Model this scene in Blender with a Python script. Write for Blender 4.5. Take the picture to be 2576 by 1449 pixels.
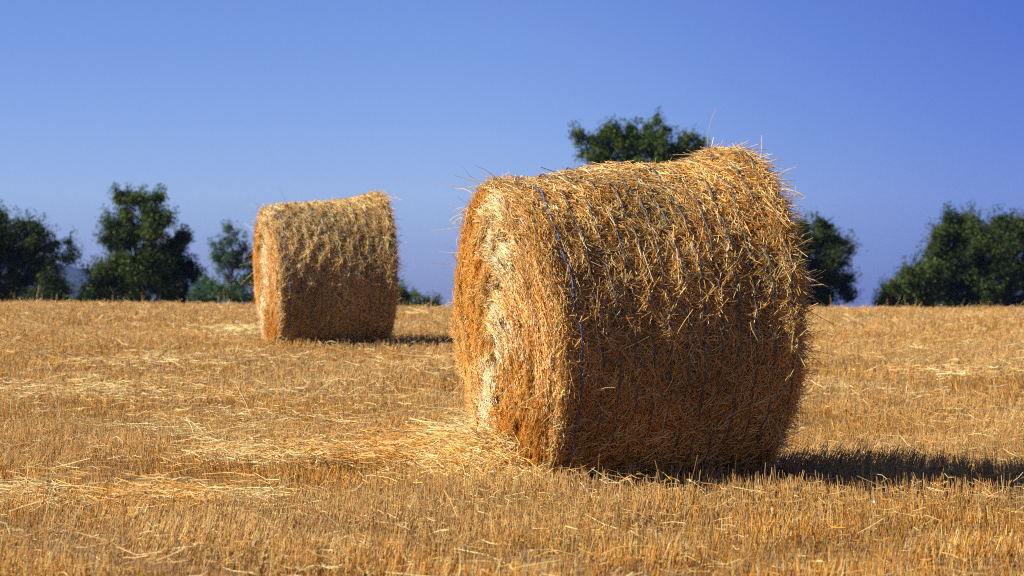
import bpy, math
import numpy as np

# ------------------------------------------------------------------ clear
for o in list(bpy.data.objects):
    bpy.data.objects.remove(o)
S = bpy.context.scene
COL = S.collection
R = math.radians

# ------------------------------------------------------------------ camera
EYE = 0.906                      # camera height (m); the photo was taken crouching
FPX, CX, CY = 5533.0, 1288.0, 724.5   # focal length and centre in pixels of a 2576 px wide frame
cd = bpy.data.cameras.new("camera")
cam = bpy.data.objects.new("camera", cd)
COL.objects.link(cam)
cam.location = (0, 0, EYE)
cam.rotation_euler = (R(90), 0, 0)
cd.sensor_width = 36.0
cd.lens = FPX / 2576 * 36.0
cd.clip_start, cd.clip_end = 0.1, 20000
cd.dof.use_dof = True
cd.dof.focus_distance = 10.95
cd.dof.aperture_fstop = 4.8
S.camera = cam

# ------------------------------------------------------------------ sun, sky, exposure
SUN_EL, SUN_AZ = 38.0, 12.0       # elevation; the shadows run to the right and this much away from the camera
el, az = R(SUN_EL), R(SUN_AZ)
sv = np.array([-math.cos(el) * math.cos(az), -math.cos(el) * math.sin(az), math.sin(el)])   # towards the sun
ld = bpy.data.lights.new("sun", "SUN")
ld.energy, ld.angle, ld.color = 5.0, R(0.53), (1.0, 0.93, 0.82)
sun = bpy.data.objects.new("sun", ld)
COL.objects.link(sun)
from mathutils import Vector
sun.rotation_euler = Vector(sv).to_track_quat('Z', 'Y').to_euler()
sun.location = (-40, -10, 40)

W = bpy.data.worlds.new("World")
S.world = W
W.use_nodes = True
nt = W.node_tree
for n in list(nt.nodes):
    nt.nodes.remove(n)
out = nt.nodes.new("ShaderNodeOutputWorld")
bg = nt.nodes.new("ShaderNodeBackground")
sky = nt.nodes.new("ShaderNodeTexSky")
sky.sky_type = 'NISHITA'
sky.sun_disc = False
sky.sun_elevation = el
sky.sun_rotation = math.atan2(sv[0], sv[1])
sky.altitude = 600
sky.air_density, sky.dust_density, sky.ozone_density = 1.0, 0.2, 6.0
tint = nt.nodes.new("ShaderNodeMix")
tint.data_type, tint.blend_type = 'RGBA', 'MULTIPLY'
tint.inputs[0].default_value = 1.0
# clear deep summer blue: the sky pales towards the sun (left) and turns violet blue away from it and a little higher up; the unseen zenith is set for fill light
tcw = nt.nodes.new("ShaderNodeTexCoord")
sep = nt.nodes.new("ShaderNodeSeparateXYZ")
nt.links.new(tcw.outputs["Generated"], sep.inputs[0])
rz = nt.nodes.new("ShaderNodeValToRGB")
mz = nt.nodes.new("ShaderNodeMapRange"); mz.inputs[1].default_value, mz.inputs[2].default_value = -0.02, 0.98
nt.links.new(sep.outputs[2], mz.inputs[0]); nt.links.new(mz.outputs[0], rz.inputs[0])
e = rz.color_ramp.elements
e[0].position, e[0].color = 0.0, (0.25, 0.33, 0.72, 1)
e[1].position, e[1].color = 1.0, (0.72, 0.65, 0.66, 1)  # unseen zenith, less blue, tuned for fill on the shaded bale sides
em = e.new(0.16); em.color = (0.60, 0.605, 0.92, 1)
em = e.new(0.42); em.color = (0.86, 0.79, 0.84, 1)  # above the view too, raised and warmed as fill light
em = e.new(0.062); em.color = (0.63, 0.66, 0.97, 1)
rx = nt.nodes.new("ShaderNodeMapRange"); rx.interpolation_type = 'SMOOTHSTEP'
rx.inputs[1].default_value, rx.inputs[2].default_value, rx.inputs[3].default_value, rx.inputs[4].default_value = -0.05, 0.28, 1.0, 0.15
nt.links.new(sep.outputs[0], rx.inputs[0])
hx_ = nt.nodes.new("ShaderNodeMix"); hx_.data_type = 'RGBA'
hx_.inputs[6].default_value = (0.36, 0.42, 0.74, 1); hx_.inputs[7].default_value = (1, 1, 1, 1)
nt.links.new(rx.outputs[0], hx_.inputs[0])
tm = nt.nodes.new("ShaderNodeMix"); tm.data_type, tm.blend_type = 'RGBA', 'MULTIPLY'; tm.inputs[0].default_value = 1.0
nt.links.new(rz.outputs[0], tm.inputs[6]); nt.links.new(hx_.outputs[2], tm.inputs[7])
nt.links.new(tm.outputs[2], tint.inputs[7])
nt.links.new(sky.outputs[0], tint.inputs[6])
nt.links.new(tint.outputs[2], bg.inputs[0])
bg.inputs[1].default_value = 0.072
nt.links.new(bg.outputs[0], out.inputs[0])

S.view_settings.view_transform = 'Standard'
S.view_settings.look = 'None'
S.view_settings.exposure = 0.92
S.view_settings.gamma = 1.0
S.render.engine = 'CYCLES'
S.cycles.use_denoising = False
S.cycles.filter_width = 1.2
S.cycles.max_bounces = 6
S.cycles.diffuse_bounces = 4
S.cycles.glossy_bounces = 2

# ------------------------------------------------------------------ helpers
def tag(o, label=None, cat=None, group=None, kind=None):
    for k, v in (("label", label), ("category", cat), ("group", group), ("kind", kind)):
        if v:
            o[k] = v
    return o

def empty(name, loc, rz=0.0):
    o = bpy.data.objects.new(name, None)
    COL.objects.link(o)
    o.location = loc
    o.rotation_euler = (0, 0, rz)
    o.empty_display_size = 0.2
    return o

def norm(a):
    return a / np.maximum(np.linalg.norm(a, axis=-1, keepdims=True), 1e-9)

def mesh_obj(name, V, F, mat, cols=None, parent=None, smooth=False):
    """V (n,3), F (m,3|4) -> one linked mesh object."""
    V = np.ascontiguousarray(V, dtype=np.float32)
    F = np.ascontiguousarray(F, dtype=np.int32)
    k = F.shape[1]
    me = bpy.data.meshes.new(name)
    me.vertices.add(len(V)); me.vertices.foreach_set("co", V.ravel())
    me.loops.add(F.size); me.loops.foreach_set("vertex_index", F.ravel())
    me.polygons.add(len(F)); me.polygons.foreach_set("loop_start", np.arange(0, F.size, k, dtype=np.int32))
    if cols is not None:
        a = me.attributes.new("Col", 'FLOAT_COLOR', 'POINT')
        c4 = np.ones((len(V), 4), np.float32); c4[:, :3] = cols
        a.data.foreach_set("color", c4.ravel())
    if smooth:
        me.polygons.foreach_set("use_smooth", np.ones(len(F), dtype=bool))
    me.update(calc_edges=True)
    me.materials.append(mat)
    o = bpy.data.objects.new(name, me)
    COL.objects.link(o)
    if parent is not None:
        o.parent = parent
    return o

mesh_obj_ = mesh_obj

def strands(C, D, N, L, Wd, bN, bB, col, nseg=2, taper=0.8, tip=None):
    """Triangular straws: centre C, direction D, lift normal N, length L, width Wd, end lifts bN/bB."""
    n = len(C)
    D = norm(D)
    N = norm(N - (N * D).sum(1, keepdims=True) * D)
    B = np.cross(D, N)
    ts = np.linspace(-0.5, 0.5, nseg + 1)
    V = np.empty((n, nseg + 1, 3, 3), np.float32)
    for i, t in enumerate(ts):
        c = C + D * (L * t)[:, None] + N * (bN * 4 * t * t)[:, None] + B * (bB * 4 * t * t)[:, None]
        w = Wd * 0.5 * (1 - (1 - taper) * (i / nseg))
        for j in range(3):
            a = math.pi / 2 + j * 2 * math.pi / 3
            V[:, i, j] = c + (B * math.cos(a) + N * math.sin(a)) * w[:, None]
    base = (np.arange(n) * (nseg + 1) * 3)[:, None]
    q = []
    for i in range(nseg):
        for j in range(3):
            a, b = i * 3 + j, i * 3 + (j + 1) % 3
            q.append([a, b, b + 3, a + 3])
    q = np.array(q).ravel()[None]
    F = (base + q).reshape(-1, 4)
    cc = np.repeat(col[:, None, :], (nseg + 1) * 3, axis=1).reshape(-1, 3)
    return V.reshape(-1, 3), F, cc

def join(parts):
    V, F, Cc, off = [], [], [], 0
    for v, f, c in parts:
        V.append(v); F.append(f + off); Cc.append(c); off += len(v)
    return np.concatenate(V), np.concatenate(F), np.concatenate(Cc)

def tube_path(P, rad, ns=5):
    """tube along the points P (m,3) with radii rad (m,)."""
    P = np.asarray(P, float); m = len(P)
    T = norm(np.gradient(P, axis=0))
    up = np.where(np.abs(T[:, 2:3]) > 0.9, np.array([[1., 0, 0]]), np.array([[0., 0, 1]]))
    A = norm(np.cross(T, up)); B = np.cross(T, A)
    an = np.arange(ns) * 2 * math.pi / ns
    V = P[:, None] + (A[:, None] * np.cos(an)[None, :, None] + B[:, None] * np.sin(an)[None, :, None]) * np.asarray(rad)[:, None, None]
    i = np.arange(m - 1)[:, None] * ns; j = np.arange(ns)[None]; k = (j + 1) % ns
    F = np.stack([i + j, i + k, i + k + ns, i + j + ns], -1).reshape(-1, 4)
    return V.reshape(-1, 3), F

class Wave:
    """smooth random field of two variables (sum of sines)"""
    def __init__(self, rng, n, f0, f1, integer_y=False):
        self.kx = rng.uniform(f0, f1, n) * rng.choice([-1, 1], n)
        self.ky = rng.uniform(f0, f1, n) * rng.choice([-1, 1], n)
        if integer_y:
            self.ky = np.round(self.ky)
        self.p = rng.uniform(0, 2 * math.pi, n)
        self.n = n
    def __call__(self, x, y):
        s = 0
        for a, b, p in zip(self.kx, self.ky, self.p):
            s = s + np.sin(a * x + b * y + p)
        return s / math.sqrt(self.n / 2)

def palette(rng, n, cols, w):
    cols = np.array(cols); w = np.array(w, float)
    c = cols[rng.choice(len(cols), n, p=w / w.sum())]
    return np.clip(c * rng.normal(1, 0.22, (n, 1)) * rng.normal(1, 0.04, (n, 3)), 0.01, 0.92)

# ------------------------------------------------------------------ materials
def new_mat(name):
    m = bpy.data.materials.new(name)
    m.use_nodes = True
    b = m.node_tree.nodes["Principled BSDF"]
    return m, m.node_tree, b

def straw_mat(name, rough=0.34, spec=0.7):
    m, t, b = new_mat(name)
    a = t.nodes.new("ShaderNodeAttribute"); a.attribute_name = "Col"
    n = t.nodes.new("ShaderNodeTexNoise"); n.inputs["Scale"].default_value = 60; n.inputs["Detail"].default_value = 3
    r = t.nodes.new("ShaderNodeMapRange"); r.inputs[3].default_value = 0.72; r.inputs[4].default_value = 1.28
    x = t.nodes.new("ShaderNodeMix"); x.data_type, x.blend_type = 'RGBA', 'MULTIPLY'; x.inputs[0].default_value = 1
    t.links.new(n.outputs[0], r.inputs[0])
    t.links.new(a.outputs[0], x.inputs[6]); t.links.new(r.outputs[0], x.inputs[7])
    t.links.new(x.outputs[2], b.inputs["Base Color"])
    b.inputs["Roughness"].default_value = rough
    b.inputs["Specular IOR Level"].default_value = spec
    tr = t.nodes.new("ShaderNodeBsdfTranslucent")              # thin dry straw lets some light through
    mx = t.nodes.new("ShaderNodeMixShader"); mx.inputs[0].default_value = 0.10
    o = [n_ for n_ in t.nodes if n_.type == 'OUTPUT_MATERIAL'][0]
    t.links.new(x.outputs[2], tr.inputs[0])
    t.links.new(b.outputs[0], mx.inputs[1]); t.links.new(tr.outputs[0], mx.inputs[2]); t.links.new(mx.outputs[0], o.inputs[0])
    return m

def noise_mat(name, c0, c1, scale, rough=0.9, bump=0.0, stretch=(1, 1, 1)):
    m, t, b = new_mat(name)
    tc = t.nodes.new("ShaderNodeTexCoord")
    mp = t.nodes.new("ShaderNodeMapping"); mp.inputs["Scale"].default_value = stretch
    n = t.nodes.new("ShaderNodeTexNoise"); n.inputs["Scale"].default_value = scale; n.inputs["Detail"].default_value = 8
    cr = t.nodes.new("ShaderNodeValToRGB")
    cr.color_ramp.elements[0].position, cr.color_ramp.elements[1].position = 0.35, 0.65
    cr.color_ramp.elements[0].color, cr.color_ramp.elements[1].color = (*c0, 1), (*c1, 1)
    t.links.new(tc.outputs["Object"], mp.inputs[0]); t.links.new(mp.outputs[0], n.inputs["Vector"])
    t.links.new(n.outputs[0], cr.inputs[0]); t.links.new(cr.outputs[0], b.inputs["Base Color"])
    b.inputs["Roughness"].default_value = rough
    b.inputs["Specular IOR Level"].default_value = 0.2
    if bump:
        bp = t.nodes.new("ShaderNodeBump"); bp.inputs["Strength"].default_value = bump; bp.inputs["Distance"].default_value = 0.02
        t.links.new(n.outputs[0], bp.inputs["Height"]); t.links.new(bp.outputs[0], b.inputs["Normal"])
    return m

def leaf_mat(name):
    m, t, b = new_mat(name)
    a = t.nodes.new("ShaderNodeAttribute"); a.attribute_name = "Col"
    t.links.new(a.outputs[0], b.inputs["Base Color"])
    b.inputs["Roughness"].default_value = 0.55
    b.inputs["Specular IOR Level"].default_value = 0.12
    tr = t.nodes.new("ShaderNodeBsdfTranslucent")
    t.links.new(a.outputs[0], tr.inputs[0])
    mx = t.nodes.new("ShaderNodeMixShader"); mx.inputs[0].default_value = 0.2
    o = [n for n in t.nodes if n.type == 'OUTPUT_MATERIAL'][0]
    t.links.new(b.outputs[0], mx.inputs[1]); t.links.new(tr.outputs[0], mx.inputs[2]); t.links.new(mx.outputs[0], o.inputs[0])
    return m

M_STRAW = straw_mat("straw")
M_STUB = straw_mat("stubble", 0.45, 0.25)
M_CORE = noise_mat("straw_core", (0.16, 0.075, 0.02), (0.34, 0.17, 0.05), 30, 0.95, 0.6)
M_SOIL = noise_mat("field_soil", (0.12, 0.065, 0.025), (0.34, 0.20, 0.075), 9, 0.95, 0.4)
M_LEAF = leaf_mat("leaves")
M_BARK = noise_mat("bark", (0.05, 0.04, 0.03), (0.12, 0.09, 0.06), 12, 0.95, 0.5)
M_HILL = noise_mat("hill_forest", (0.014, 0.026, 0.026), (0.032, 0.048, 0.036), 0.01, 1.0)
def twine_mat(name, c):
    m, t, b = new_mat(name)
    n = t.nodes.new("ShaderNodeTexNoise"); n.inputs["Scale"].default_value = 25
    cr = t.nodes.new("ShaderNodeValToRGB")
    cr.color_ramp.elements[0].color = (c[0] * .6, c[1] * .6, c[2] * .6, 1); cr.color_ramp.elements[1].color = (*c, 1)
    t.links.new(n.outputs[0], cr.inputs[0]); t.links.new(cr.outputs[0], b.inputs["Base Color"])
    b.inputs["Roughness"].default_value = 0.6
    return m
M_TWINE = twine_mat("net_twine", (0.065, 0.072, 0.09))
M_TWINE_BLUE = twine_mat("blue_twine", (0.05, 0.10, 0.26))

ORANGE, GOLD, PALE, BROWN, BEIGE = (0.68, 0.305, 0.042), (0.74, 0.42, 0.095), (0.86, 0.64, 0.28), (0.36, 0.165, 0.038), (0.66, 0.45, 0.19)

# ------------------------------------------------------------------ terrain
_gy = np.array([-60, 0, 6, 11, 15, 23.6, 32, 40, 46, 52, 70, 120, 300, 1000, 3000, 9000.])
_gz = np.array([-.11, -.08, -.065, -0.06, 0.03, 0.25, 0.345, 0.385, 0.395, 0.36, 0.05, -0.75, -3.9, -15, -46, -140])
def smooth_interp(y):
    # averaged linear interpolation: no kinks
    y = np.asarray(y, float)
    h = np.clip(np.abs(y) * 0.10, 0.5, 60)
    s = 0
    for k in np.linspace(-1, 1, 9):
        s = s + np.interp(y + k * h, _gy, _gz)
    return s / 9
rngT = np.random.default_rng(3)
W_BIG = Wave(rngT, 8, 0.15, 0.6)
W_SMALL = Wave(rngT, 10, 1.5, 5.0)
def ground(x, y):
    x = np.asarray(x, float); y = np.asarray(y, float)
    z = smooth_interp(y)
    near = np.clip((y - 14) / 25, 0, 1)
    z = z + near * np.clip(-x - 1.0, 0, 9) * 0.0135 * np.clip((140 - y) / 80, 0, 1)
    z = z - 0.036 * np.clip(x - 0.4, 0, 3) * np.clip((22 - y) / 9, 0, 1) * np.clip((y + 30) / 30, 0, 1)
    a = np.clip((160 - y) / 60, 0, 1)
    return z + a * (0.012 * W_BIG(x, y) + 0.007 * W_SMALL(x, y))

def px(u, v, Y):
    """point seen at frame pixel (u, v) at depth Y"""
    return np.array([(u - CX) / FPX * Y, Y, EYE - (v - CY) / FPX * Y])

def px_ground(u, v):
    d = (np.asarray(v, float) - CY) / FPX
    Y = np.full_like(d, 10.0)
    for _ in range(40):
        Yn = (EYE - ground((u - CX) / FPX * Y, Y)) / np.maximum(d, 1e-4)
        Y = 0.5 * Y + 0.5 * np.clip(Yn, 5, 46)
    return (u - CX) / FPX * Y, Y

def grid(xs, ys, zf):
    X, Y = np.meshgrid(xs, ys)
    V = np.stack([X, Y, zf(X, Y)], -1).reshape(-1, 3)
    nx = len(xs)
    i = (np.arange(len(ys) - 1)[:, None] * nx + np.arange(nx - 1)[None])
    F = np.stack([i, i + 1, i + nx + 1, i + nx], -1).reshape(-1, 4)
    return V, F

def geom(a, b, n):
    return np.sign(b) * np.geomspace(a, abs(b), n)
xs = np.concatenate([geom(12, -3000, 36)[::-1], np.linspace(-11.8, 11.8, 160), geom(12, 3000, 36)])
ys = np.concatenate([np.linspace(-60, 5, 20), np.linspace(5.2, 60, 280), np.geomspace(60.5, 3500, 70)])
V, F = grid(xs, ys, ground)
tag(mesh_obj("field", V, F, M_SOIL, smooth=True), "harvested field under the cut straw stubble", "field", kind="structure")

# distant ridge
hx = np.linspace(-1700, 300, 160)
hy = np.linspace(2500, 3300, 24)
rh = np.random.default_rng(11); WH = Wave(rh, 10, 0.006, 0.03)
def hillz(X, Y):
    u = CX + X / 2900 * FPX
    top = np.interp(u, [-2000, -200, 180, 240, 500, 640, 900, 1100], [560, 610, 668, 676, 708, 735, 790, 830])
    zt = EYE - (top - CY) / FPX * 2900
    base = -60.0
    prof = np.sin(np.clip((Y - 2500) / 800, 0, 1) * math.pi) ** 0.8
    return base + (zt - base + 1.6 * WH(X, Y * 0.3)) * prof
V, F = grid(hx, hy, hillz)
tag(mesh_obj("hills", V, F, M_HILL, smooth=True), "far wooded ridge fading to blue beyond the trees", "hills", kind="structure")

# ------------------------------------------------------------------ round bales
def build_bale(label, base_xy, alpha, L, prof_t, prof_r, seed, ns_side, ns_face, ns_rim, ns_stray, wd, ntw, slit=(0.0, -0.16), lump=1.0, bulge=0.055, sink=0.03, skew=0.0, mix=(2.2, 3.2, 1.6, 1.5, 2.4)):
    """local x runs along the roll (0 = lit end face), local -y faces the camera."""
    rng = np.random.default_rng(seed)
    gz = float(ground(*base_xy))
    root = empty("round_straw_bale", (base_xy[0], base_xy[1], gz), alpha)
    tag(root, label, "straw bale", "round straw bales on the stubble field")
    w1 = Wave(rng, 9, 2.0, 6.0, True); w2 = Wave(rng, 14, 8.0, 22.0, True); w3 = Wave(rng, 14, 25, 60, True)
    wo = Wave(rng, 10, 3, 9, True)
    tw = (np.arange(ntw) + 0.5) / ntw * 0.93 + 0.055
    tw[0] = 0.075
    def rad(t, ph):
        r = np.interp(t, prof_t, prof_r)
        e = 0.038
        te = 0.038
        q = np.clip(1 - t / te, 0, 1); r = r - e * (1 - np.sqrt(np.clip(1 - q * q, 0, 1)))
        q = np.clip(1 - (1 - t) / te, 0, 1); r = r - e * (1 - np.sqrt(np.clip(1 - q * q, 0, 1)))
        g = np.abs(np.sin(math.pi * (t - 0.055) / 0.93 * ntw))      # straw swells between the twines
        r = r + 0.022 * lump * (g ** 0.6 - 0.7) * np.clip(t * 8, 0, 1)
        return r + 0.006 * w1(t * 2, ph) + lump * (0.006 * w2(t * 3, ph) + 0.005 * w3(t * 2, ph))
    def centre(t):
        return np.interp(t, prof_t, prof_r) * 0.985 - sink
    def pos(t, ph, dr=0.0):
        r = rad(t, ph) + dr
        z = centre(t) + r * np.sin(ph)
        z = np.where(z < 0.03, 0.03 + (z - 0.03) * 0.25, z)
        return np.stack([t * L, r * np.cos(ph), z], -1)
    def mesh_obj(name, V, F, mat, cols=None, parent=None, smooth=False):
        V = np.array(V, dtype=np.float64)
        zc = prof_r[0] * 0.985 - sink
        V[:, 0] -= skew * (V[:, 2] - zc) * np.clip(1 - V[:, 0] / L, 0, 1)      # the roll has slumped out of true
        return mesh_obj_(name, V, F, mat, cols, parent, smooth)
    # --- core
    tt = np.concatenate([np.zeros(12), np.linspace(0, 0.06, 8)[1:], np.linspace(0.06, 0.94, 60)[1:], np.linspace(0.94, 1, 8)[1:], np.ones(12)])
    rf = np.ones(len(tt)); rf[:12] = np.linspace(0.001, 1, 13)[:12]; rf[-12:] = np.linspace(1, 0.001, 13)[1:]
    nph = 160
    ph = np.arange(nph) * 2 * math.pi / nph
    T, P = np.meshgrid(tt, ph, indexing='ij')
    r = (rad(T, P) - 0.03) * rf[:, None]
    z = centre(T) + r * np.sin(P); z = np.where(z < 0.03, 0.03 + (z - 0.03) * 0.25, z)
    def capx(rho):
        return bulge * (1 - rho ** 2)
    x = T * (L - 0.04) + 0.02
    x[:12] -= capx(rf[:12])[:, None] - 0.0; x[-12:] += capx(rf[-12:])[:, None]
    V = np.stack([x, r * np.cos(P), z], -1).reshape(-1, 3)
    i = np.arange(len(tt) - 1)[:, None] * nph; j = np.arange(nph)[None]; k = (j + 1) % nph
    F = np.stack([i + j, i + k, i + k + nph, i + j + nph], -1).reshape(-1, 4)
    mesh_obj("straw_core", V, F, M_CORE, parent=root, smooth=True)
    # --- straw on the curved side
    n = ns_side
    t = rng.uniform(0.0, 1.0, n); ph = rng.uniform(0, 2 * math.pi, n)
    keep = (np.cos(ph) < 0.15) | (rng.random(n) < 0.4)              # fewer on the hidden back
    keep &= ~((np.sin(ph) < -0.97))
    t, ph = t[keep], ph[keep]; n = len(t)
    dr = rng.uniform(-0.03, 0.014, n)
    C = pos(t, ph, dr)
    radial = np.stack([np.zeros(n), np.cos(ph), np.sin(ph)], -1)
    circ = np.stack([np.zeros(n), -np.sin(ph), np.cos(ph)], -1)
    ax = np.tile(np.array([[1., 0, 0]]), (n, 1))
    th = rng.normal(0, 1.15, n) + 0.3 * wo(t * 2, ph)
    D = circ * np.cos(th)[:, None] + ax * np.sin(th)[:, None] + radial * rng.normal(0, 0.12, n)[:, None]
    D *= rng.choice([-1, 1], n)[:, None]
    Ls = rng.gamma(3.5, 0.022, n).clip(0.025, 0.22)
    near_edge = np.minimum(t, 1 - t) * L
    over = np.abs(np.sin(th)) * Ls * 0.5 > near_edge + 0.03
    th[over] *= 0.2
    D = circ * np.cos(th)[:, None] + ax * np.sin(th)[:, None] + radial * rng.normal(0, 0.12, n)[:, None]
    sag = -(Ls * Ls) / (8 * 0.78) * np.cos(th) ** 2                 # follow the curve
    bN = sag + rng.normal(0.0, 0.006, n) + (rng.random(n) < 0.08) * rng.uniform(0, 0.02, n)
    col = palette(rng, n, [ORANGE, GOLD, PALE, BROWN, BEIGE], mix)
    col *= (1 + 0.10 * w1(t * 2, ph))[:, None]
    Wd = rng.uniform(0.5, 1.5, n) * wd
    side = strands(C, D, radial, Ls, Wd, bN, rng.normal(0, 0.008, n), col)
    o = mesh_obj("side_straw", *side[:2], M_STRAW, side[2], root); o["kind"] = "stuff"
    # --- end faces: straw wound round a slit below the middle
    def face(n, xsign, x0, dens):
        r0 = (prof_r[0] if xsign < 0 else prof_r[-1]) - 0.02
        c = centre(np.array([0.0 if xsign < 0 else 1.0]))[0]
        rho = r0 * np.sqrt(rng.uniform(0.0005, 1, n)); ph = rng.uniform(0, 2 * math.pi, n)
        y, z = rho * np.cos(ph), rho * np.sin(ph)
        q = rho / r0
        cyy, czz = slit[0] * (1 - q), slit[1] * (1 - q)
        yy, zz = y + cyy, z + czz
        wf = 0.005 * w2(rho * 3, ph) + 0.006 * w1(rho * 6, ph) + 0.009 * np.sin(2 * math.pi * (rho / 0.085 - ph / (2 * math.pi)) + 0.7 * w1(rho * 3, ph))
        dent = 0.085 * np.exp(-(((yy - slit[0]) / 0.035) ** 2 + ((zz - slit[1]) / 0.13) ** 2))
        h = bulge * (1 - q ** 2) + wf - dent - 0.05 * np.clip((q - 0.90) / 0.10, 0, 1) ** 2
        x = x0 + xsign * (h + rng.uniform(-0.02, 0.012, n))
        C = np.stack([x, yy, c + zz], -1)
        C[:, 2] = np.where(C[:, 2] < 0.03, 0.03 + (C[:, 2] - 0.03) * .25, C[:, 2])
        radial = np.stack([xsign * 0.1 * q, np.cos(ph), np.sin(ph)], -1)
        circ = np.stack([np.zeros(n), -np.sin(ph), np.cos(ph)], -1)
        up = np.tile(np.array([[0.0, 0.0, 1.0]]), (n, 1))
        th = 0.14 + rng.normal(0, 0.24, n) + 0.22 * wo(rho * 8, ph)
        D = circ * np.cos(th)[:, None] + radial * np.sin(th)[:, None]
        D = D + np.clip(0.35 - q, 0, 1)[:, None] * 2.2 * up * np.sign(D[:, 2:3] + 1e-6)
        Nn = np.tile(np.array([[float(xsign), 0, 0]]), (n, 1)) + radial * (q * 0.35)[:, None]
        D = D + Nn * rng.normal(0.0, 0.10, n)[:, None]
        Ls = rng.gamma(4.0, 0.026, n).clip(0.03, 0.24) * (0.45 + 0.55 * q)
        col = palette(rng, n, [ORANGE, GOLD, PALE, BROWN], [4.8, 2.8, 1.2, 0.8])
        highlight_band = np.exp(-((yy - (-0.11 + 0.95 * np.clip(-zz, 0, 1)) + 0.03 * w1(rho * 3, ph)) / (0.17 - 0.05 * np.clip(-zz * 3, 0, 1))) ** 2) * (xsign < 0)  # sun highlight on the lit face, painted as a band of paler straws
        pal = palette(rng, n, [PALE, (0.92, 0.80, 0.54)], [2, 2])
        pick = rng.random(n) < 0.72 * highlight_band
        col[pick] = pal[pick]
        edge = (yy > 0.16) | (zz < -0.35)
        po = palette(rng, n, [ORANGE], [1]); pick = edge & (rng.random(n) < 0.5 * (1 - highlight_band))
        col[pick] = po[pick]
        col = col * (1 + 0.10 * w1(rho * 5, ph))[:, None]
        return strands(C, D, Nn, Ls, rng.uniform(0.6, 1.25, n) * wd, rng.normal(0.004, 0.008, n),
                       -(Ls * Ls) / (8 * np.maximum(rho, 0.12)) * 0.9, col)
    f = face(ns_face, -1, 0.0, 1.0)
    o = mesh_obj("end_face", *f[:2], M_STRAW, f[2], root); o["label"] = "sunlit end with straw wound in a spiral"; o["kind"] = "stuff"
    f = face(ns_face // 4, 1, L, 1.0)
    o = mesh_obj("end_face", *f[:2], M_STRAW, f[2], root); o["label"] = "shaded far end of the roll"; o["kind"] = "stuff"
    # --- shaggy rims: many at the far end, some at the lit end
    parts = []
    n = ns_rim
    t = 1 - np.abs(rng.normal(0, 0.055, n)).clip(0, 0.2); ph = rng.uniform(0, 2 * math.pi, n)
    k = np.sin(ph) > -0.93; t, ph = t[k], ph[k]; n = len(t)
    radial = np.stack([np.zeros(n), np.cos(ph), np.sin(ph)], -1)
    circ = np.stack([np.zeros(n), -np.sin(ph), np.cos(ph)], -1)
    circ *= np.where(circ[:, 2:3] > 0, -1, 1)
    D = circ * rng.uniform(-0.4, 1, n)[:, None] + np.array([[1., 0, 0]]) * rng.normal(0.2, 0.5, n)[:, None] + radial * np.abs(rng.normal(0.0, 0.13, n))[:, None]
    Ls = rng.gamma(4, 0.026, n).clip(0.04, 0.26)
    C = pos(t, ph, rng.uniform(-0.02, 0.016, n)) + D * (Ls * 0.15)[:, None]
    C[:, 2] = np.maximum(C[:, 2], 0.06)
    parts.append(strands(C, D, radial, Ls, rng.uniform(0.7, 1.3, n) * wd, -(Ls * Ls) / (8 * .8) + rng.normal(-0.004, 0.01, n), rng.normal(0, 0.012, n),
                         palette(rng, n, [ORANGE, GOLD, PALE, BEIGE], [2, 3, 2.2, 2])))
    n = ns_rim // 3
    t = np.abs(rng.normal(0.01, 0.022, n)); ph = rng.uniform(0, 2 * math.pi, n)
    k = np.sin(ph) > -0.93; t, ph = t[k], ph[k]; n = len(t)
    radial = np.stack([np.zeros(n), np.cos(ph), np.sin(ph)], -1)
    circ = np.stack([np.zeros(n), -np.sin(ph), np.cos(ph)], -1)
    D = circ + np.array([[1., 0, 0]]) * rng.normal(-0.05, 0.2, n)[:, None] + radial * np.abs(rng.normal(0.0, 0.10, n))[:, None]
    Ls = rng.gamma(4, 0.024, n).clip(0.04, 0.2)
    C = pos(t, ph, rng.uniform(-0.03, 0.008, n)); C[:, 2] = np.maximum(C[:, 2], 0.04)
    parts.append(strands(C, D, radial, Ls, rng.uniform(0.6, 1.2, n) * wd, -(Ls * Ls) / (8 * .72) + rng.normal(0, 0.006, n), rng.normal(0, 0.006, n),
                         palette(rng, n, [ORANGE, GOLD, PALE], [4, 3, 1.5])))
    f = join(parts)
    o = mesh_obj("rim_straw", *f[:2], M_STRAW, f[2], root); o["kind"] = "stuff"
    # --- stray straws sticking out of the outline
    n = ns_stray
    which = rng.random(n)
    t = np.where(which < 0.45, 1 - np.abs(rng.normal(0, 0.05, n)), np.where(which < 0.72, np.abs(rng.normal(0, 0.02, n)), rng.random(n))).clip(0, 1)
    ph = rng.uniform(-0.5, math.pi + 0.9, n)
    radial = np.stack([np.zeros(n), np.cos(ph), np.sin(ph)], -1)
    circ = np.stack([np.zeros(n), -np.sin(ph), np.cos(ph)], -1)
    axs = np.where(t > 0.8, 0.7, np.where(t < 0.15, -0.75, 0.0)) + rng.normal(0, 0.35, n)
    D = radial * rng.uniform(0.15, 0.8, n)[:, None] + circ * rng.normal(0, 0.7, n)[:, None] + np.array([[1., 0, 0]]) * axs[:, None]
    D = norm(D)
    Ls = rng.gamma(4.5, 0.030, n).clip(0.05, 0.30)
    C = pos(t, ph, -0.01) + D * (Ls * 0.42)[:, None]
    parts = [strands(C, D, radial, Ls, rng.uniform(0.5, 0.9, n) * wd, rng.normal(-0.012, 0.028, n), rng.normal(0, 0.028, n),
                     palette(rng, n, [ORANGE, GOLD, PALE, BEIGE], [1, 3, 3, 2]), nseg=4)]
    # loose straws poking out of the lit face
    n = ns_stray // 2
    rho = prof_r[0] * np.sqrt(rng.random(n)); ph = rng.uniform(0, 2 * math.pi, n)
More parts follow.
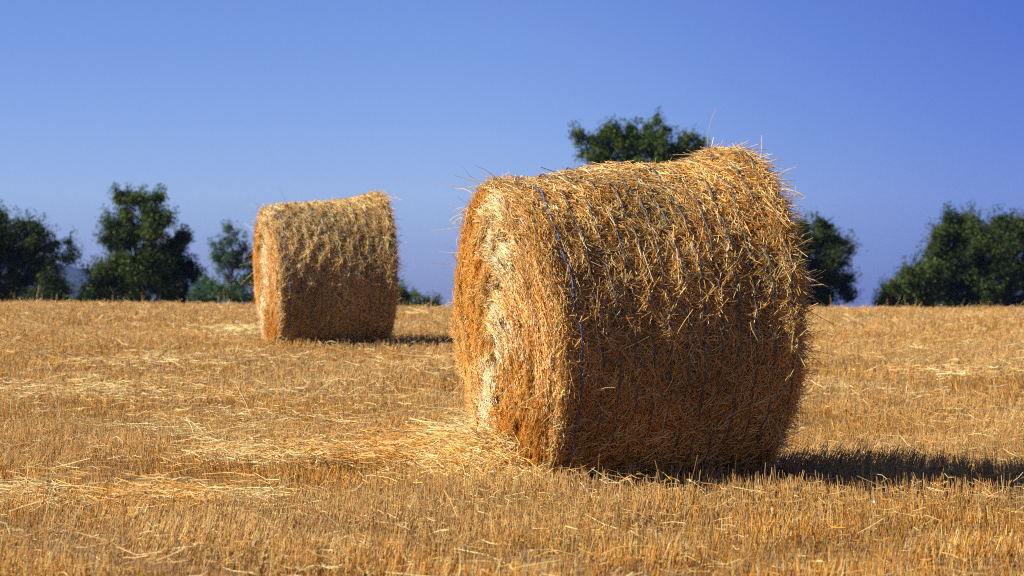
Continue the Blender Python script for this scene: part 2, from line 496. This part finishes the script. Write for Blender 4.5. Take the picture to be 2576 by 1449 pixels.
    C = np.stack([np.full(n, -0.05), rho * np.cos(ph), centre(0.0) + rho * np.sin(ph)], -1)
    D = np.stack([-np.abs(rng.normal(0.5, 0.4, n)), rng.normal(0, 0.6, n), rng.normal(0.1, 0.6, n)], -1); D = norm(D)
    Ls = rng.gamma(4, 0.022, n).clip(0.04, 0.22)
    C = C + D * (Ls * 0.35)[:, None]; C[:, 2] = np.maximum(C[:, 2], 0.08)
    parts.append(strands(C, D, np.tile([[0., 0., 1.]], (n, 1)), Ls, rng.uniform(0.5, 0.9, n) * wd, rng.normal(-0.01, 0.02, n), rng.normal(0, 0.02, n),
                         palette(rng, n, [GOLD, PALE], [1, 2]), nseg=4))
    f = join(parts)
    o = mesh_obj("stray_straw", *f[:2], M_STRAW, f[2], root); o["kind"] = "stuff"
    # --- twines of the net wrap
    for kx, tj in enumerate(tw):
        m = 150
        ph = np.linspace(0, 2 * math.pi, m + 1)
        wob = 0.0010 * w1(ph * 0 + kx * 3.1, ph) + 0.0012 * w2(ph * 0 + kx, ph)
        dip = 0.0055 * w2(ph * 0 + kx * 1.7, ph)
        blue = kx == 0
        P = pos(tj + wob * (2.5 if blue else 1.2), ph, 0.013 + dip + (0.004 if blue else 0.0))
        P[-1] = P[0]
        v, f = tube_path(P, np.full(m + 1, 0.0044 if blue else 0.0036), 5)
        o = mesh_obj("twine", v, f, M_TWINE_BLUE if blue else M_TWINE, parent=root, smooth=True)
        if blue:
            o["label"] = "thicker blue twine at the lit end"
    return root

A1 = R(19.0)
Y1 = 11.0
bx = px(1272, 815, Y1)
near_base = (bx[0], Y1)
build_bale("large shaggy round straw bale in sharp focus in the foreground", near_base, A1, 1.22,
           [0, 0.05, 0.3, 0.6, 0.8, 0.9, 0.97, 1.0], [0.780, 0.780, 0.792, 0.811, 0.830, 0.847, 0.870, 0.868],
           21, 130000, 120000, 9000, 320, 0.0034, 13, skew=0.085, mix=(2.2, 3.2, 2.4, 1.2, 1.8))
A2 = R(16.0)
Y2 = 23.6
fx = px(673, 685, Y2)
far_base = (fx[0], Y2)
build_bale("smaller blurred round straw bale farther back near the small trees", far_base, A2, 1.23,
           [0, 0.05, 0.3, 0.6, 0.84, 0.94, 1.0], [0.772, 0.772, 0.785, 0.806, 0.826, 0.852, 0.855],
           52, 70000, 30000, 2600, 160, 0.0046, 11, lump=1.3, skew=0.06, bulge=0.03, mix=(0.5, 2.4, 4.6, 0.5, 3.4))

# ------------------------------------------------------------------ stubble and litter
rng = np.random.default_rng(8)
def in_bale(x, y, base, a, L, m):
    dx, dy = x - base[0], y - base[1]
    u = dx * math.cos(a) + dy * math.sin(a); v = -dx * math.sin(a) + dy * math.cos(a)
    return (u > -0.02 - m) & (u < L + m) & (np.abs(v) < 0.42 + m)
W_PATCH = Wave(rng, 10, 0.5, 1.8)
W_PATCH2 = Wave(rng, 12, 2.5, 7)
W_TUFT = Wave(rng, 14, 25, 80)
W_LEAN = Wave(rng, 8, 0.6, 2.5)
def stubble_band(y0, y1, dens, wd, pitch):
    area = 0.62 * (y1 ** 2 - y0 ** 2) / 2
    n = int(area * dens)
    y = np.sqrt(rng.uniform(y0 ** 2, y1 ** 2, n))
    x = rng.uniform(-0.31, 0.31, n) * y
    # drilled rows, a little askew to the picture
    s = 0.055
    yr = y - s * x
    row = np.round(yr / pitch) * pitch
    yr = np.where(rng.random(n) < 0.8, row + rng.normal(0, pitch * 0.12, n), yr)
    y = yr + s * x + 0.012 * np.sin(x * 3)
    pz = W_PATCH(x, y); p2 = W_PATCH2(x, y)
    keep = ~in_bale(x, y, near_base, A1, 1.22, 0.0) & ~in_bale(x, y, far_base, A2, 1.23, 0.0)
    tf = W_TUFT(x, y)
    keep &= rng.random(n) < np.clip(0.62 + 0.25 * p2 + 0.50 * tf, 0.04, 1)
    x, y, pz, p2, tf = x[keep], y[keep], pz[keep], p2[keep], tf[keep]; n = len(x)
    H = (0.084 + 0.014 * tf + 0.018 * pz + 0.012 * p2 + rng.normal(0, 0.022, n)).clip(0.03, 0.2)
    H *= np.where(rng.random(n) < 0.03, 1.4, 1)
    lx = 0.10 + 0.16 * W_LEAN(x, y) + 0.12 * W_TUFT(x + 0.3, y) + rng.normal(0, 0.15, n); ly = rng.normal(0, 0.17, n)
    D = norm(np.stack([lx, ly, np.ones(n)], -1))
    z = ground(x, y)
    C = np.stack([x, y, z - 0.01], -1) + D * (H * 0.5)[:, None]
    col = palette(rng, n, [ORANGE, GOLD, PALE, BROWN, BEIGE], [3.6, 3.0, 1.1, 2.2, 1.8])
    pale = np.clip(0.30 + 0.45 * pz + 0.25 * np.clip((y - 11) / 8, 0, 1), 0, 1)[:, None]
    col = col * (0.84 + 0.16 * np.clip(p2, -1.5, 1.5))[:, None]
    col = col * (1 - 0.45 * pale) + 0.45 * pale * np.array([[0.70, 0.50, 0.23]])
    col = col * np.array([[0.84, 0.80, 0.74]])
    N = np.stack([np.ones(n), rng.normal(0, 1, n), np.zeros(n)], -1)
    return strands(C, D, N, H, rng.uniform(0.55, 1.3, n) * wd, rng.normal(0, 0.004, n), rng.normal(0, 0.004, n), col, nseg=1, taper=0.9)
parts = [stubble_band(5.8, 10, 2700, 0.0030, 0.135), stubble_band(10, 16, 2300, 0.0031, 0.135),
         stubble_band(16, 28, 1000, 0.0048, 0.15), stubble_band(28, 50, 320, 0.0085, 0.2)]
f = join(parts)
tag(mesh_obj("stubble", *f[:2], M_STUB, f[2]), "short golden straw stubble standing all over the field", "stubble", kind="stuff")

def litter(n, x, y, lmean, wd, cols, w, lift=0.05, flat=0.15, along=None):
    th = rng.uniform(0, math.pi, n) if along is None else rng.normal(along, 0.75, n)
    D = norm(np.stack([np.cos(th), np.sin(th), rng.normal(0, flat, n)], -1))
    Ls = rng.gamma(4, lmean / 4, n).clip(0.03, 0.45)
    C = np.stack([x, y, ground(x, y) + np.abs(rng.normal(lift, lift * 0.5, n)) + np.abs(D[:, 2]) * Ls * 0.4], -1)
    return strands(C, D, np.tile([[0., 0., 1.]], (n, 1)), Ls, rng.uniform(0.7, 1.3, n) * wd, rng.normal(0, 0.01, n), rng.normal(0, 0.015, n), palette(rng, n, cols, w))
parts = []
for (y0, y1, d, wd, lm) in ((5.8, 10, 260, 0.0028, 0.07), (10, 16, 260, 0.003, 0.09), (16, 28, 110, 0.005, 0.10), (28, 50, 26, 0.009, 0.14)):
    n = int(0.62 * (y1 ** 2 - y0 ** 2) / 2 * d)
    y = np.sqrt(rng.uniform(y0 ** 2, y1 ** 2, n)); x = rng.uniform(-0.31, 0.31, n) * y
    k = ~in_bale(x, y, near_base, A1, 1.22, 0) & ~in_bale(x, y, far_base, A2, 1.23, 0)
    k &= rng.random(n) < np.clip(0.55 + 0.35 * W_PATCH(x, y), 0.1, 1)
    x, y = x[k], y[k]
    parts.append(litter(len(x), x, y, lm, wd, [GOLD, PALE, BEIGE, ORANGE], [3, 3, 2, 2], 0.06, 0.25))
# swaths of combed-out straw lying on the stubble (centre u,v and spread in frame pixels)
for (u, v, su, sv_, n, hue, along) in (
        (400, 930, 150, 9, 500, 0, 0), (200, 1010, 190, 14, 900, 0, 0.1), (560, 1110, 150, 34, 900, 0, None),
        (640, 1186, 90, 8, 700, 0, 0), (900, 1178, 170, 10, 1800, 1, 0), (1080, 1160, 90, 14, 1800, 1, 0),
        (1190, 1140, 60, 26, 2200, 0, -0.3), (1290, 1170, 70, 12, 1800, 1, -0.2), (420, 1298, 100, 9, 700, 1, 0),
        (90, 1288, 80, 7, 350, 0, 0), (640, 1305, 60, 10, 260, 0, None), (2420, 958, 90, 4, 220, 0, 0),
        (820, 1060, 160, 40, 350, 0, None), (1000, 930, 120, 14, 260, 0, None), (560, 850, 60, 4, 350, 0, 0), (620, 846, 40, 4, 300, 0, 0)):
    n = int(n * 0.7)
    uu = rng.normal(u, su, n); vv = rng.normal(v, sv_, n)
    x, y = px_ground(uu, vv)
    far = float(np.median(y))
    parts.append(litter(n, x, y, 0.115, max(0.0036, far * 0.00030), [ORANGE, GOLD, PALE] if hue else [GOLD, PALE, BEIGE], [4, 3, 2] if hue else [2, 4, 1], 0.075, 0.12, along))
n = 60
y = np.sqrt(rng.uniform(6.2 ** 2, 17 ** 2, n)); x = rng.uniform(-0.28, 0.28, n) * y
k = ~in_bale(x, y, near_base, A1, 1.22, 0.1)
parts.append(litter(int(k.sum()), x[k], y[k], 0.20, 0.0040, [PALE, GOLD], [3, 1], 0.07, 0.3))
# pile of fallen straw at the foot of the lit face
n = 4000
u = np.abs(rng.normal(0, 0.16, n)); v = rng.normal(0.05, 0.36, n).clip(-0.62, 0.9)
x = near_base[0] - math.cos(A1) * u - math.sin(A1) * v; y = near_base[1] - math.sin(A1) * u + math.cos(A1) * v
hgt = 0.26 * np.exp(-(u / 0.16) ** 2) * np.exp(-((v - 0.1) / 0.5) ** 2)
p = litter(n, x, y, 0.105, 0.004, [ORANGE, GOLD, PALE], [2, 3, 5], 0.03, 0.35)
lift = np.repeat(hgt * rng.random(n), 9); p[0][:, 2] += lift
parts.append(p)
f = join(parts)
tag(mesh_obj("loose_straw", *f[:2], M_STRAW, f[2]), "loose pale straw lying in swaths over the stubble", "loose straw", kind="stuff")

# pale chaff flakes
n = 80
y = np.sqrt(rng.uniform(6.2 ** 2, 20 ** 2, n)); x = rng.uniform(-0.28, 0.28, n) * y
c = np.stack([x, y, ground(x, y) + rng.uniform(0.06, 0.12, n)], -1)
a = norm(rng.normal(0, 1, (n, 3))) * rng.uniform(0.006, 0.016, (n, 1)); b = norm(np.cross(a, rng.normal(0, 1, (n, 3)))) * rng.uniform(0.003, 0.007, (n, 1))
V = np.stack([c - a, c - b * 1.1, c + a, c + b], 1).reshape(-1, 3)
F = np.arange(4 * n).reshape(-1, 4)
tag(mesh_obj("chaff", V, F, M_STRAW, np.repeat(palette(rng, n, [(0.85, 0.82, 0.75), (0.8, 0.7, 0.5)], [2, 1]), 4, 0)), "whitish chaff flakes caught among the stubble", "chaff", kind="stuff")

# one taller stem in front of the bale
x, y = px_ground(np.array([1806.0]), np.array([1188.0]))
x, y = float(x[0]), float(y[0]); g = float(ground(x, y))
P = np.array([[0, 0, -0.01], [0.001, 0, 0.05], [0.004, 0, 0.10], [0.003, 0, 0.145], [0.000, 0, 0.165]])
v, f = tube_path(P, [0.004, 0.0036, 0.0032, 0.0034, 0.0022], 6)
o = mesh_obj("dry_stem", v, f, M_STUB, np.tile([[0.66, 0.33, 0.14]], (len(v), 1)))
o.location = (x, y, g)
tag(o, "single tall dry stem standing before the dark foot of the big bale", "stem")

# ------------------------------------------------------------------ trees behind the crest
def tree(name, label, Y, foot_u, blobs, seed, nleaf=11000, leaf=0.15, hue=0, cat="tree", spike=0.0, fill=1.0):
    """blobs: (u, v, ru, rv) clumps of the crown in frame pixels at depth Y."""
    rng = np.random.default_rng(seed)
    sc = Y / FPX
    gx = (foot_u - CX) * sc
    g = float(ground(gx, Y))
    root = empty(name, (gx, Y, g))
    tag(root, label, cat, "trees and bushes beyond the field")
    org = np.array([gx, Y, g])
    B = []
    for (u, v, ru, rv) in blobs:
        if v > 695:                                    # skirts hang to the ground behind the crest
            v, rv = v + 10, rv + 10
        p = px(u, v, Y) - org
        rr = np.array([ru * sc, 0.85 * 0.5 * (ru + rv) * sc, rv * sc])
        p[1] += rng.normal(0, 0.35) * rr[1]
        B.append((p, rr))
    wts = np.array([(b[1][0] * b[1][2]) for b in B]); wts = wts / wts.sum()
    Vv, Cc = [], []
    for (p, rr), w in zip(B, wts):
        nb = int(nleaf * w * 4.6)
        ns = max(7, int(rr[0] * rr[2] * 12 * fill))                       # sub-clumps
        d = norm(rng.normal(0, 1, (ns, 3))) * rng.uniform(0.35, 1.0, (ns, 1)) ** 0.5
        sc_ = p + d * rr
        size = rng.uniform(0.15, 0.30, ns) * (0.6 + 0.4 * rr.min())
        k = rng.integers(0, ns, nb)
        q = sc_[k] + rng.normal(0, 1, (nb, 3)) * size[k][:, None] * np.array([1, 1, 0.8])
        # twigs that break the outline
        m = int(nb * (0.10 + spike))
        kk = rng.integers(0, ns, m)
        tw = norm(d[kk] + np.array([0, 0, 0.55]) + rng.normal(0, 0.25, (m, 3)))
        q[:m] = sc_[kk] + tw * (rng.random((m, 1)) * 1.1 * (0.35 + 0.65 * rr.min())) + rng.normal(0, 0.05, (m, 3))
        a = norm(rng.normal(0, 1, (nb, 3))); b = norm(np.cross(a, rng.normal(0, 1, (nb, 3))))
        s = rng.uniform(0.6, 1.3, (nb, 1)) * leaf * 0.74
        quad = np.stack([q - a * s * 0.6, q - b * s * 0.36, q + a * s * 0.6, q + b * s * 0.36], 1)
        Vv.append(quad.reshape(-1, 3))
        base = np.array([[(0.065, 0.105, 0.016), (0.115, 0.165, 0.022), (0.038, 0.068, 0.018)],
                         [(0.045, 0.070, 0.014), (0.078, 0.110, 0.018), (0.028, 0.048, 0.014)],
                         [(0.052, 0.105, 0.040), (0.070, 0.130, 0.045), (0.046, 0.090, 0.048)]][hue])
        c = base[rng.integers(0, 3, ns)][k] * rng.normal(1, 0.15, (nb, 1))
        Cc.append(np.repeat(c.clip(0.008, 0.3), 4, 0))
    V = np.concatenate(Vv); Cc = np.concatenate(Cc)
    V[:, 2] = np.maximum(V[:, 2], 0.02)
    mesh_obj("crown", V, np.arange(len(V)).reshape(-1, 4), M_LEAF, Cc, root)
    # trunk with limbs
    top = max(B, key=lambda b: b[0][2])[0]
    H = top[2]
    parts = []
    n = 8; ts = np.linspace(0, 1, n)
    P = np.stack([top[0] * ts ** 1.4 + rng.normal(0, 0.04, n) * (ts > 0), top[1] * ts + rng.normal(0, 0.04, n) * (ts > 0), H * ts - 0.05 * (1 - ts)], -1)
    r0 = max(0.05, 0.022 * H)
    v, f = tube_path(P, r0 * (1 - 0.85 * ts) * np.where(ts == 0, 1.4, 1), 7); parts.append((v, f, v))
    for (p, rr) in B:
        for q in range(2):
            h0 = rng.uniform(0.2, 0.7) * min(1.0, p[2] / H + 0.1)
            s = np.array([np.interp(h0, ts, P[:, i]) for i in range(3)])
            e = p + rng.normal(0, 0.35, 3) * rr
            e[2] = max(e[2], 0.1)
            mid = 0.5 * (s + e) + np.array([0, 0, 0.10 * np.linalg.norm(e - s)])
            tt = np.linspace(0, 1, 6)[:, None]
            Q = s * (1 - tt) ** 2 + 2 * mid * tt * (1 - tt) + e * tt ** 2
            v, f = tube_path(Q, r0 * 0.45 * (1 - 0.8 * tt[:, 0]), 5); parts.append((v, f, v))
    v, f, _ = join(parts)
    mesh_obj("trunk", v, f, M_BARK, parent=root, smooth=True)
    return root

# left edge: broad tree cut by the frame, and its lower right-hand neighbour
tree("broad_tree", "broad dark bushy tree cut off by the left edge of the photo", 120, -10,
     [(-90, 610, 90, 80), (-20, 590, 60, 60), (40, 615, 55, 60), (80, 600, 40, 42), (20, 690, 75, 65), (-90, 710, 90, 60), (100, 660, 35, 45), (70, 730, 60, 35), (0, 560, 30, 35), (150, 640, 32, 45)],
     31, 17000, hue=1, fill=1.6)
tree("bush", "low dark bush at the right foot of the tree on the left edge", 118, 140,
     [(135, 715, 26, 36), (152, 738, 18, 22), (110, 745, 30, 22)], 32, 2600, hue=1, cat="bush")
tree("conical_tree", "tall conical green tree, highest of those left of the far bale", 120, 345,
     [(330, 510, 34, 36), (385, 515, 32, 34), (350, 560, 62, 48), (300, 590, 40, 45), (400, 580, 36, 45), (340, 640, 72, 50), (310, 690, 75, 45), (390, 660, 40, 60),
      (290, 735, 75, 35), (380, 730, 60, 42), (240, 725, 30, 35), (262, 690, 40, 36), (225, 750, 22, 18)], 33, 18000, hue=0, spike=0.05, fill=1.5)
tree("slender_tree", "dark leaning tree close against the right side of the conical tree", 121, 450,
     [(460, 610, 22, 26), (440, 640, 22, 32), (452, 690, 32, 34), (445, 735, 40, 34), (482, 690, 18, 20), (420, 700, 24, 30)], 34, 5200, hue=1, spike=0.05)
tree("sapling", "thin open sapling with upright branches beside the far bale", 117, 585,
     [(580, 592, 13, 26), (575, 640, 24, 28), (540, 622, 10, 26), (555, 660, 22, 22), (608, 615, 10, 24), (600, 690, 34, 36), (585, 735, 36, 30), (628, 670, 14, 30), (632, 725, 20, 32)], 35, 2900, 0.13, hue=2, spike=0.18)
tree("bush", "small low bush at the left foot of the thin sapling", 118, 525,
     [(525, 715, 24, 26), (540, 745, 36, 22), (505, 745, 18, 20)], 36, 1800, 0.13, hue=2, cat="bush")
tree("bush", "small rounded bush on the horizon right of the far bale", 122, 1035,
     [(1025, 750, 28, 24), (1055, 748, 22, 20), (1085, 765, 16, 12), (1000, 752, 22, 24)], 37, 2200, hue=0, cat="bush")
tree("leafy_tree", "tallest open crowned tree rising behind the big bale", 115, 1610,
     [(1500, 345, 40, 28), (1465, 350, 22, 20), (1560, 335, 32, 32), (1555, 385, 62, 42), (1610, 350, 36, 30), (1650, 325, 26, 34), (1665, 370, 48, 44), (1600, 420, 90, 50),
      (1740, 365, 30, 32), (1710, 410, 60, 45), (1480, 410, 44, 30), (1600, 500, 110, 70), (1720, 500, 90, 70), (1500, 510, 80, 60), (1610, 600, 120, 70)], 38, 21000, hue=0, spike=0.10, fill=1.5)
tree("round_tree", "dark tree half hidden behind the right end of the big bale", 119, 2035,
     [(2075, 585, 32, 36), (2010, 600, 36, 45), (2045, 640, 60, 45), (2105, 640, 32, 42), (2040, 700, 70, 48), (2110, 690, 34, 34), (2030, 745, 60, 30), (1960, 660, 40, 60), (2125, 725, 18, 20)], 39, 12000, hue=1, fill=1.6)
tree("bush", "low sloping bush left of the big trees on the right edge", 118, 2300,
     [(2285, 705, 36, 30), (2330, 690, 36, 36), (2265, 740, 46, 30), (2330, 740, 50, 32), (2225, 757, 22, 16), (2245, 735, 26, 24), (2300, 760, 60, 20)], 40, 7000, hue=1, fill=1.8, cat="bush")
tree("broad_tree", "massive dark tree with a stepped top on the right side", 120, 2430,
     [(2395, 582, 36, 40), (2440, 586, 50, 50), (2362, 620, 20, 36), (2400, 650, 60, 50), (2470, 640, 60, 60), (2410, 720, 70, 45), (2490, 710, 60, 50), (2370, 690, 36, 40)], 41, 17000, hue=1, fill=1.8)
tree("broad_tree", "dark wide tree cut off by the right edge of the photo", 123, 2580,
     [(2530, 586, 44, 48), (2590, 584, 48, 44), (2560, 640, 60, 60), (2640, 620, 60, 60), (2560, 720, 70, 50), (2650, 710, 70, 55)], 42, 14000, hue=1, fill=1.8)

# ------------------------------------------------------------------ dry grass on the far margin of the field
n = 1200
x = rng.uniform(-14, 14, n); y = rng.uniform(47, 53, n)
keep = rng.random(n) < np.clip(0.35 + 0.45 * W_PATCH(x, y), 0.05, 1); x, y = x[keep], y[keep]; n = len(x)
H = rng.gamma(5, 0.045, n).clip(0.08, 0.5)
D = norm(np.stack([rng.normal(0, 0.3, n), rng.normal(0, 0.3, n), np.ones(n)], -1))
C = np.stack([x, y, ground(x, y)], -1) + D * (H * 0.5)[:, None]
f = strands(C, D, np.stack([np.ones(n), rng.normal(0, 1, n), np.zeros(n)], -1), H, rng.uniform(0.6, 1.4, n) * 0.014, rng.normal(0, 0.03, n), rng.normal(0, 0.03, n),
            palette(rng, n, [BEIGE, (0.24, 0.24, 0.07), (0.14, 0.18, 0.05)], [3, 2, 1]), nseg=3, taper=0.25)
tag(mesh_obj("margin_grass", *f[:2], M_STUB, f[2]), "dry tufty grass along the far edge of the field", "grass", kind="stuff")

# ------------------------------------------------------------------ haze
def haze_box():
    x0, x1, y0, y1, z0, z1 = -3100., 3100., -100., 3600., -75., 75.
    V = np.array([[x, y, z] for x in (x0, x1) for y in (y0, y1) for z in (z0, z1)])
    F = np.array([[0, 1, 3, 2], [4, 6, 7, 5], [0, 4, 5, 1], [2, 3, 7, 6], [0, 2, 6, 4], [1, 5, 7, 3]])
    m = bpy.data.materials.new("haze"); m.use_nodes = True
    t = m.node_tree
    for n in list(t.nodes):
        t.nodes.remove(n)
    o = t.nodes.new("ShaderNodeOutputMaterial"); v = t.nodes.new("ShaderNodeVolumePrincipled")
    v.inputs["Color"].default_value = (0.20, 0.36, 1.0, 1)
    v.inputs["Density"].default_value = 0.00008
    t.links.new(v.outputs[0], o.inputs["Volume"])
    h = mesh_obj("haze", V, F, m)
    tag(h, "thin blue haze in the air over the field", "haze", kind="stuff")
    h.display_type = 'WIRE'
haze_box()
